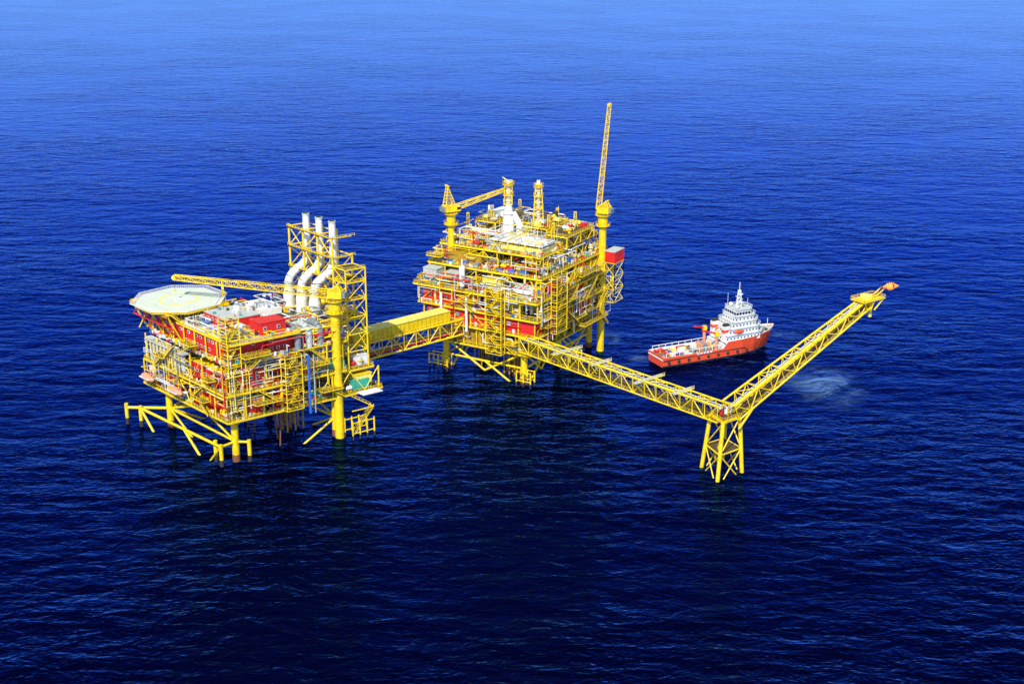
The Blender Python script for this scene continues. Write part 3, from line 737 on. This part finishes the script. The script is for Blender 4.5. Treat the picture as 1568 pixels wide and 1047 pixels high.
for i in range(len(S)-1):
    a,b=rings[i],rings[i+1]
    for k in(0,1,2,4,5,6): h.add([a[k],a[k+1],b[k+1],b[k]],[(0,1,2,3)],DRK if k in(0,6) else ORG,True)
    s0_,s1_=S[i],S[i+1]; dz=1.2
    for g in(-1,1):
        h.add([P(s0_[0],g*(s0_[1]-.35),s0_[3]),P(s1_[0],g*max(.05,s1_[1]-.35),s1_[3]),P(s1_[0],g*max(.05,s1_[1]-.35),s1_[3]-dz),P(s0_[0],g*(s0_[1]-.35),s0_[3]-dz)],[(0,1,2,3)],WHI)
        h.add([P(s0_[0],g*s0_[1],s0_[3]),P(s1_[0],g*s1_[1],s1_[3]),P(s1_[0],g*max(.05,s1_[1]-.35),s1_[3]),P(s0_[0],g*(s0_[1]-.35),s0_[3])],[(0,1,2,3)],WHI)
    if i!=3:
        h.add([P(s0_[0],-s0_[1]+.35,s0_[3]-1.2),P(s1_[0],-max(.05,s1_[1]-.35),s1_[3]-1.2),P(s1_[0],max(.05,s1_[1]-.35),s1_[3]-1.2),P(s0_[0],s0_[1]-.35,s0_[3]-1.2)],[(0,1,2,3)],SHD if i<4 else LGR)
h.add(rings[0],[tuple(range(8))],ORG)
FS.box(h,36,37.2,-7.6,7.6,4,7.5,WHI)
for i in range(10):
    x=3+6*i
    if x<60: h.tube(P(x,-8.05,2.6),P(x,-8.45,2.6),.8,DRK,10)
h.tube(P(0,-8,3.9),P(50,-8.1,4.1),.2,DRK,6)
h.tube(P(-.2,-7,3.9),P(-.2,7,3.9),.3,WHI,6)
for x in(20,22,24,26,28): FS.box(h,x,x+1.2,-8.12,-8.0,4.4,5.1,WHI)
h.finish()
w=Part('superstructure',sh)
def vs_l(xy,z0,z1): return P(xy[0],xy[1],z0+(z1-z0)*.58)
def lvl(x0,x1,b,z0,z1,win=True,mat=WHI):
    pr=[(x0,-b),(x1-b*.5,-b),(x1,-b*.45),(x1,b*.45),(x1-b*.5,b),(x0,b)]
    n=len(pr); vs=[P(x,y,z0) for x,y in pr]+[P(x,y,z1) for x,y in pr]
    w.add(vs,[tuple(range(n)),tuple(range(n,2*n))]+[(i,(i+1)%n,n+(i+1)%n,n+i) for i in range(n)],mat)
    vs=[P(x0+(x-x0)*1.03,y*1.08,z1+k) for k in(0.002,.2) for x,y in pr]
    w.add(vs,[tuple(range(n)),tuple(range(n,2*n))]+[(i,(i+1)%n,n+(i+1)%n,n+i) for i in range(n)],LGR)
    for i in range(n): w.rail(vs[n+i],vs[n+(i+1)%n],WHI,1.1,2,.11)
    if win:
        for i in range(n):
            p,q_=vs_l(pr[i],z0,z1),vs_l(pr[(i+1)%n],z0,z1); L=(q_-p).length; k=max(1,int(L/2.0))
            for a in range(k):
                c=p.lerp(q_,(a+.5)/k)
                w.beam(c-(q_-p).normalized()*.42,c+(q_-p).normalized()*.42,.16,.8,GLS)
lvl(38,63,7.2,7.5,11,True); lvl(40,61.5,6.7,11,14.2); lvl(42,60,6.2,14.2,17.4); lvl(44,58.5,5.6,17.4,20.2)
lvl(45,56.5,5.2,20.2,23.6,False)
pr=[(44.95,-5.25),(54,-5.25),(56.6,-2.4),(56.6,2.4),(54,5.25),(44.95,5.25)]
n=6; vs=[P(x,y,z) for z in(21.3,22.7) for x,y in pr]; w.add(vs,[(i,(i+1)%n,n+(i+1)%n,n+i) for i in range(n)],GLS)
for i in range(6):
    for k in range(5):
        a=vs[i].lerp(vs[(i+1)%6],k/5); w.beam(a,a+Z*1.4,.2,.2,WHI)
for g in(-1,1):
    FS.box(w,37,41,g*5.2-1.2,g*5.2+1.2,8,16.5,WHI); FS.box(w,37.3,40.7,g*5.2-1,g*5.2+1,16.5,17.6,DRK); FS.box(w,36.95,41.05,g*5.2-1.25,g*5.2+1.25,13,14.6,ORG)
    cc=((-2.8,.3),(-1.6,1),(0,1.2),(1.6,1),(2.8,.3))
    for i in range(4): w.tube(P(46+cc[i][0],g*7.3,13),P(46+cc[i+1][0],g*7.3,13),cc[i][1],ORG,8,cc[i+1][1])
lattice(w,P(50,0,23.7),P(50,0,33),2.6,1.2,7,WHI,.2); w.tube(P(50,0,33),P(50,0,37.5),.2,WHI,6)
w.tube(P(50,-3.2,29),P(50,3.2,29),.2,WHI,6); w.tube(P(48.6,-1,31),P(51.4,-1,31),.35,WHI,6); FS.box(w,49.5,52,-2,2,26.5,26.8,WHI)
for x,y in((47,-3),(53,3),(47,3)): w.sphere(P(x,y,25.2),1.1,WHI,10,6); w.tube(P(x,y,23.6),P(x,y,24.6),.3,WHI)
for x,y,t in((46,-4.5,30),(54,-2,29),(46,4.5,31)): w.tube(P(x,y,23.6),P(x,y,t),.09,WHI,5)
bits(w,FS,38.5,44,-6.5,6.5,11.2,14,(WHI,ORG,GRY,LGR)); bits(w,FS,57,62,-4,4,11.2,8,(WHI,ORG,GRY,LGR))
FS.box(w,64.5,66.5,-1.8,1.8,8.8,10.6,GRY); w.tube(P(67,-2.4,9.8),P(67,2.4,9.8),.7,DRK,10); w.tube(P(69,0,9.5),P(69,0,15),.18,WHI,6)
w.finish()
g_=Part('deck_cargo_and_cranes',sh)
for x,y in((33,-5.8),(33,5.8)):
    g_.tube(P(x,y,4),P(x,y,12),.8,LBO,10); FS.box(g_,x-1,x+1,y-1,y+1,12,14.2,YEL); g_.beam(P(x,y,13.5),P(x-8,y*.7,15.5),.6,.8,RED)
for i in range(16):
    x=U(4,32);y=U(-5.5,5.5); a=U(1,2.6);b=U(.7,1.6); FS.box(g_,x-a,x+a,y-b,y+b,4.15,4.15+U(.6,2.4),random.choice((WHI,RED,ORG,LGR,GRY,YELL)))
bits(g_,FS,2,34,-6,6,4.12,40)
for i in range(5): g_.vessel(P(8+i*4,5.6,5.3),P(10.6+i*4,5.6,5.3),.8,WHI,8)
for y in(-6.9,6.9):
    for x in range(2,36,4): g_.beam(P(x,y,4.1),P(x,y,7.2),.25,.25,WHI)
    g_.beam(P(2,y,7.2),P(35,y,7.2),.3,.3,WHI)
FS.box(g_,26,31,-3,3,4.15,7.5,LBO); g_.tube(P(28,-3.4,6),P(28,3.4,6),1.8,GRY,12)
g_.finish()

# ============================================================ SEA
me=bpy.data.meshes.new('sea'); Rr=40000
me.from_pydata([(-Rr,-Rr,0),(Rr,-Rr,0),(Rr,Rr,0),(-Rr,Rr,0)],[],[(0,1,2,3)])
sea=bpy.data.objects.new('sea',me); scene.collection.objects.link(sea)
sm=bpy.data.materials.new('sea_water'); sm.use_nodes=True; nt=sm.node_tree; N=nt.nodes; L=nt.links
for n_ in list(N): N.remove(n_)
out=N.new('ShaderNodeOutputMaterial'); tc=N.new('ShaderNodeTexCoord')
def noise(scale,sx,sy,rot,detail,rough=.55,dist=0.0):
    mp=N.new('ShaderNodeMapping'); mp.inputs['Scale'].default_value=(sx,sy,1); mp.inputs['Rotation'].default_value=(0,0,math.radians(rot))
    L.new(tc.outputs['Object'],mp.inputs['Vector']); n=N.new('ShaderNodeTexNoise'); n.noise_dimensions='2D'
    n.inputs['Scale'].default_value=scale; n.inputs['Detail'].default_value=detail; n.inputs['Roughness'].default_value=rough; n.inputs['Distortion'].default_value=dist
    L.new(mp.outputs['Vector'],n.inputs['Vector']); return n.outputs['Fac']
def math_(op,a,b):
    m=N.new('ShaderNodeMath'); m.operation=op
    for i,x in enumerate((a,b)):
        if isinstance(x,(int,float)): m.inputs[i].default_value=x
        else: L.new(x,m.inputs[i])
    return m.outputs[0]
def mrange(v,a,b,c,d):
    r=N.new('ShaderNodeMapRange'); r.interpolation_type='SMOOTHSTEP'
    L.new(v,r.inputs['Value'])
    for k,x in zip(('From Min','From Max','To Min','To Max'),(a,b,c,d)): r.inputs[k].default_value=x
    return r.outputs[0]
swell=noise(.06,.45,1,14,1.5,.5,.3); chop=noise(.15,.5,1,10,3,.6,.3); rip=noise(.7,.6,1,-6,1.5,.6)
patch=mrange(noise(.006,1,1.6,20,1.5,.5),.35,.65,.75,1.15)
hgt=math_('ADD',math_('MULTIPLY',swell,2.4),math_('ADD',math_('MULTIPLY',chop,1.9),math_('MULTIPLY',rip,.22)))
hgt=math_('MULTIPLY',hgt,patch)
bp=N.new('ShaderNodeBump'); bp.inputs['Strength'].default_value=.95; bp.inputs['Distance'].default_value=1.0; L.new(hgt,bp.inputs['Height'])
df=N.new('ShaderNodeBsdfDiffuse'); df.inputs['Color'].default_value=(.0004,.0005,.006,1)
fb_=N.new('ShaderNodeFresnel'); fb_.inputs['IOR'].default_value=1.33; L.new(bp.outputs[0],fb_.inputs['Normal'])
ff=N.new('ShaderNodeFresnel'); ff.inputs['IOR'].default_value=1.33; FF=ff.outputs[0]
F=math_('ADD',math_('MULTIPLY',fb_.outputs[0],.6),math_('MULTIPLY',FF,.4))
fac=math_('MINIMUM',math_('MULTIPLY',math_('POWER',F,1.85),9.0),1.0)
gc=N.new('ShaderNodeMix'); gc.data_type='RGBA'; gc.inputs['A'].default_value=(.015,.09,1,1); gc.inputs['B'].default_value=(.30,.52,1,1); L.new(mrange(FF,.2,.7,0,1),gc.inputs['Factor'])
gl=N.new('ShaderNodeBsdfGlossy'); L.new(gc.outputs['Result'],gl.inputs['Color']); gl.inputs['Roughness'].default_value=.09
L.new(bp.outputs[0],gl.inputs['Normal'])
mx0=N.new('ShaderNodeMixShader'); L.new(fac,mx0.inputs[0]); L.new(df.outputs[0],mx0.inputs[1]); L.new(gl.outputs[0],mx0.inputs[2])
sheen=N.new('ShaderNodeBsdfDiffuse'); sheen.inputs['Color'].default_value=(.09,.27,.9,1)  # painted sheen: bright blue diffuse standing in for reflected sky and haze
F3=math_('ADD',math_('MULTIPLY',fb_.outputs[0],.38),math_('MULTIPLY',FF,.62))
mx=N.new('ShaderNodeMixShader'); L.new(mrange(F3,.20,.68,0,.6),mx.inputs[0]); L.new(mx0.outputs[0],mx.inputs[1]); L.new(sheen.outputs[0],mx.inputs[2])  # painted sheen blended in towards grazing view angles
fo=N.new('ShaderNodeBsdfDiffuse'); fo.inputs['Color'].default_value=(.25,.48,.85,1)
def blob(cx,cy,rx,ry,amt):
    mp=N.new('ShaderNodeMapping'); mp.vector_type='POINT'; mp.inputs['Location'].default_value=(-cx/rx,-cy/ry,0); mp.inputs['Scale'].default_value=(1/rx,1/ry,1)
    L.new(tc.outputs['Object'],mp.inputs['Vector']); ln=N.new('ShaderNodeVectorMath'); ln.operation='LENGTH'; L.new(mp.outputs[0],ln.inputs[0])
    return mrange(ln.outputs['Value'],0,1,amt,0)
fn=mrange(noise(.10,.5,1,15,5,.72,1.2),.34,.70,0.05,1)
bl=math_('ADD',math_('ADD',blob(155,660,24,36,.5),blob(52,736,9,16,.7)),math_('ADD',blob(66,700,9,7,.3),blob(150,738,12,10,.2)))
bl=math_('MULTIPLY',bl,fn)
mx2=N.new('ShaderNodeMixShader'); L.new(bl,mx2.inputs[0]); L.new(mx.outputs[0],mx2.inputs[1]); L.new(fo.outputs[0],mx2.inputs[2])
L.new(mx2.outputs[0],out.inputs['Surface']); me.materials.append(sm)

# ============================================================ LIGHT, SKY, CAMERA
el=math.radians(44); az=math.radians(195)
sdir=Vector((math.sin(az)*math.cos(el),math.cos(az)*math.cos(el),math.sin(el)))
sun=bpy.data.lights.new('sun','SUN'); sun.energy=5.0; sun.angle=math.radians(.5); sun.color=(1,.97,.90)
so=bpy.data.objects.new('sun',sun); scene.collection.objects.link(so); so.rotation_euler=(-sdir).to_track_quat('-Z','Y').to_euler()
wd=bpy.data.worlds.new('World'); scene.world=wd; wd.use_nodes=True; nt=wd.node_tree
sk=nt.nodes.new('ShaderNodeTexSky'); sk.sky_type='NISHITA'; sk.sun_disc=False; sk.sun_elevation=el; sk.sun_rotation=az; sk.altitude=0; sk.dust_density=.3; sk.ozone_density=4; sk.air_density=1.8
nt.links.new(sk.outputs[0],nt.nodes['Background'].inputs['Color']); nt.nodes['Background'].inputs['Strength'].default_value=.13
cd=bpy.data.cameras.new('camera'); co=bpy.data.objects.new('camera',cd); scene.collection.objects.link(co)
co.location=(0,0,250); co.rotation_euler=(math.radians(71),0,0); cd.lens=50; cd.sensor_width=36; cd.clip_start=1; cd.clip_end=100000
scene.camera=co
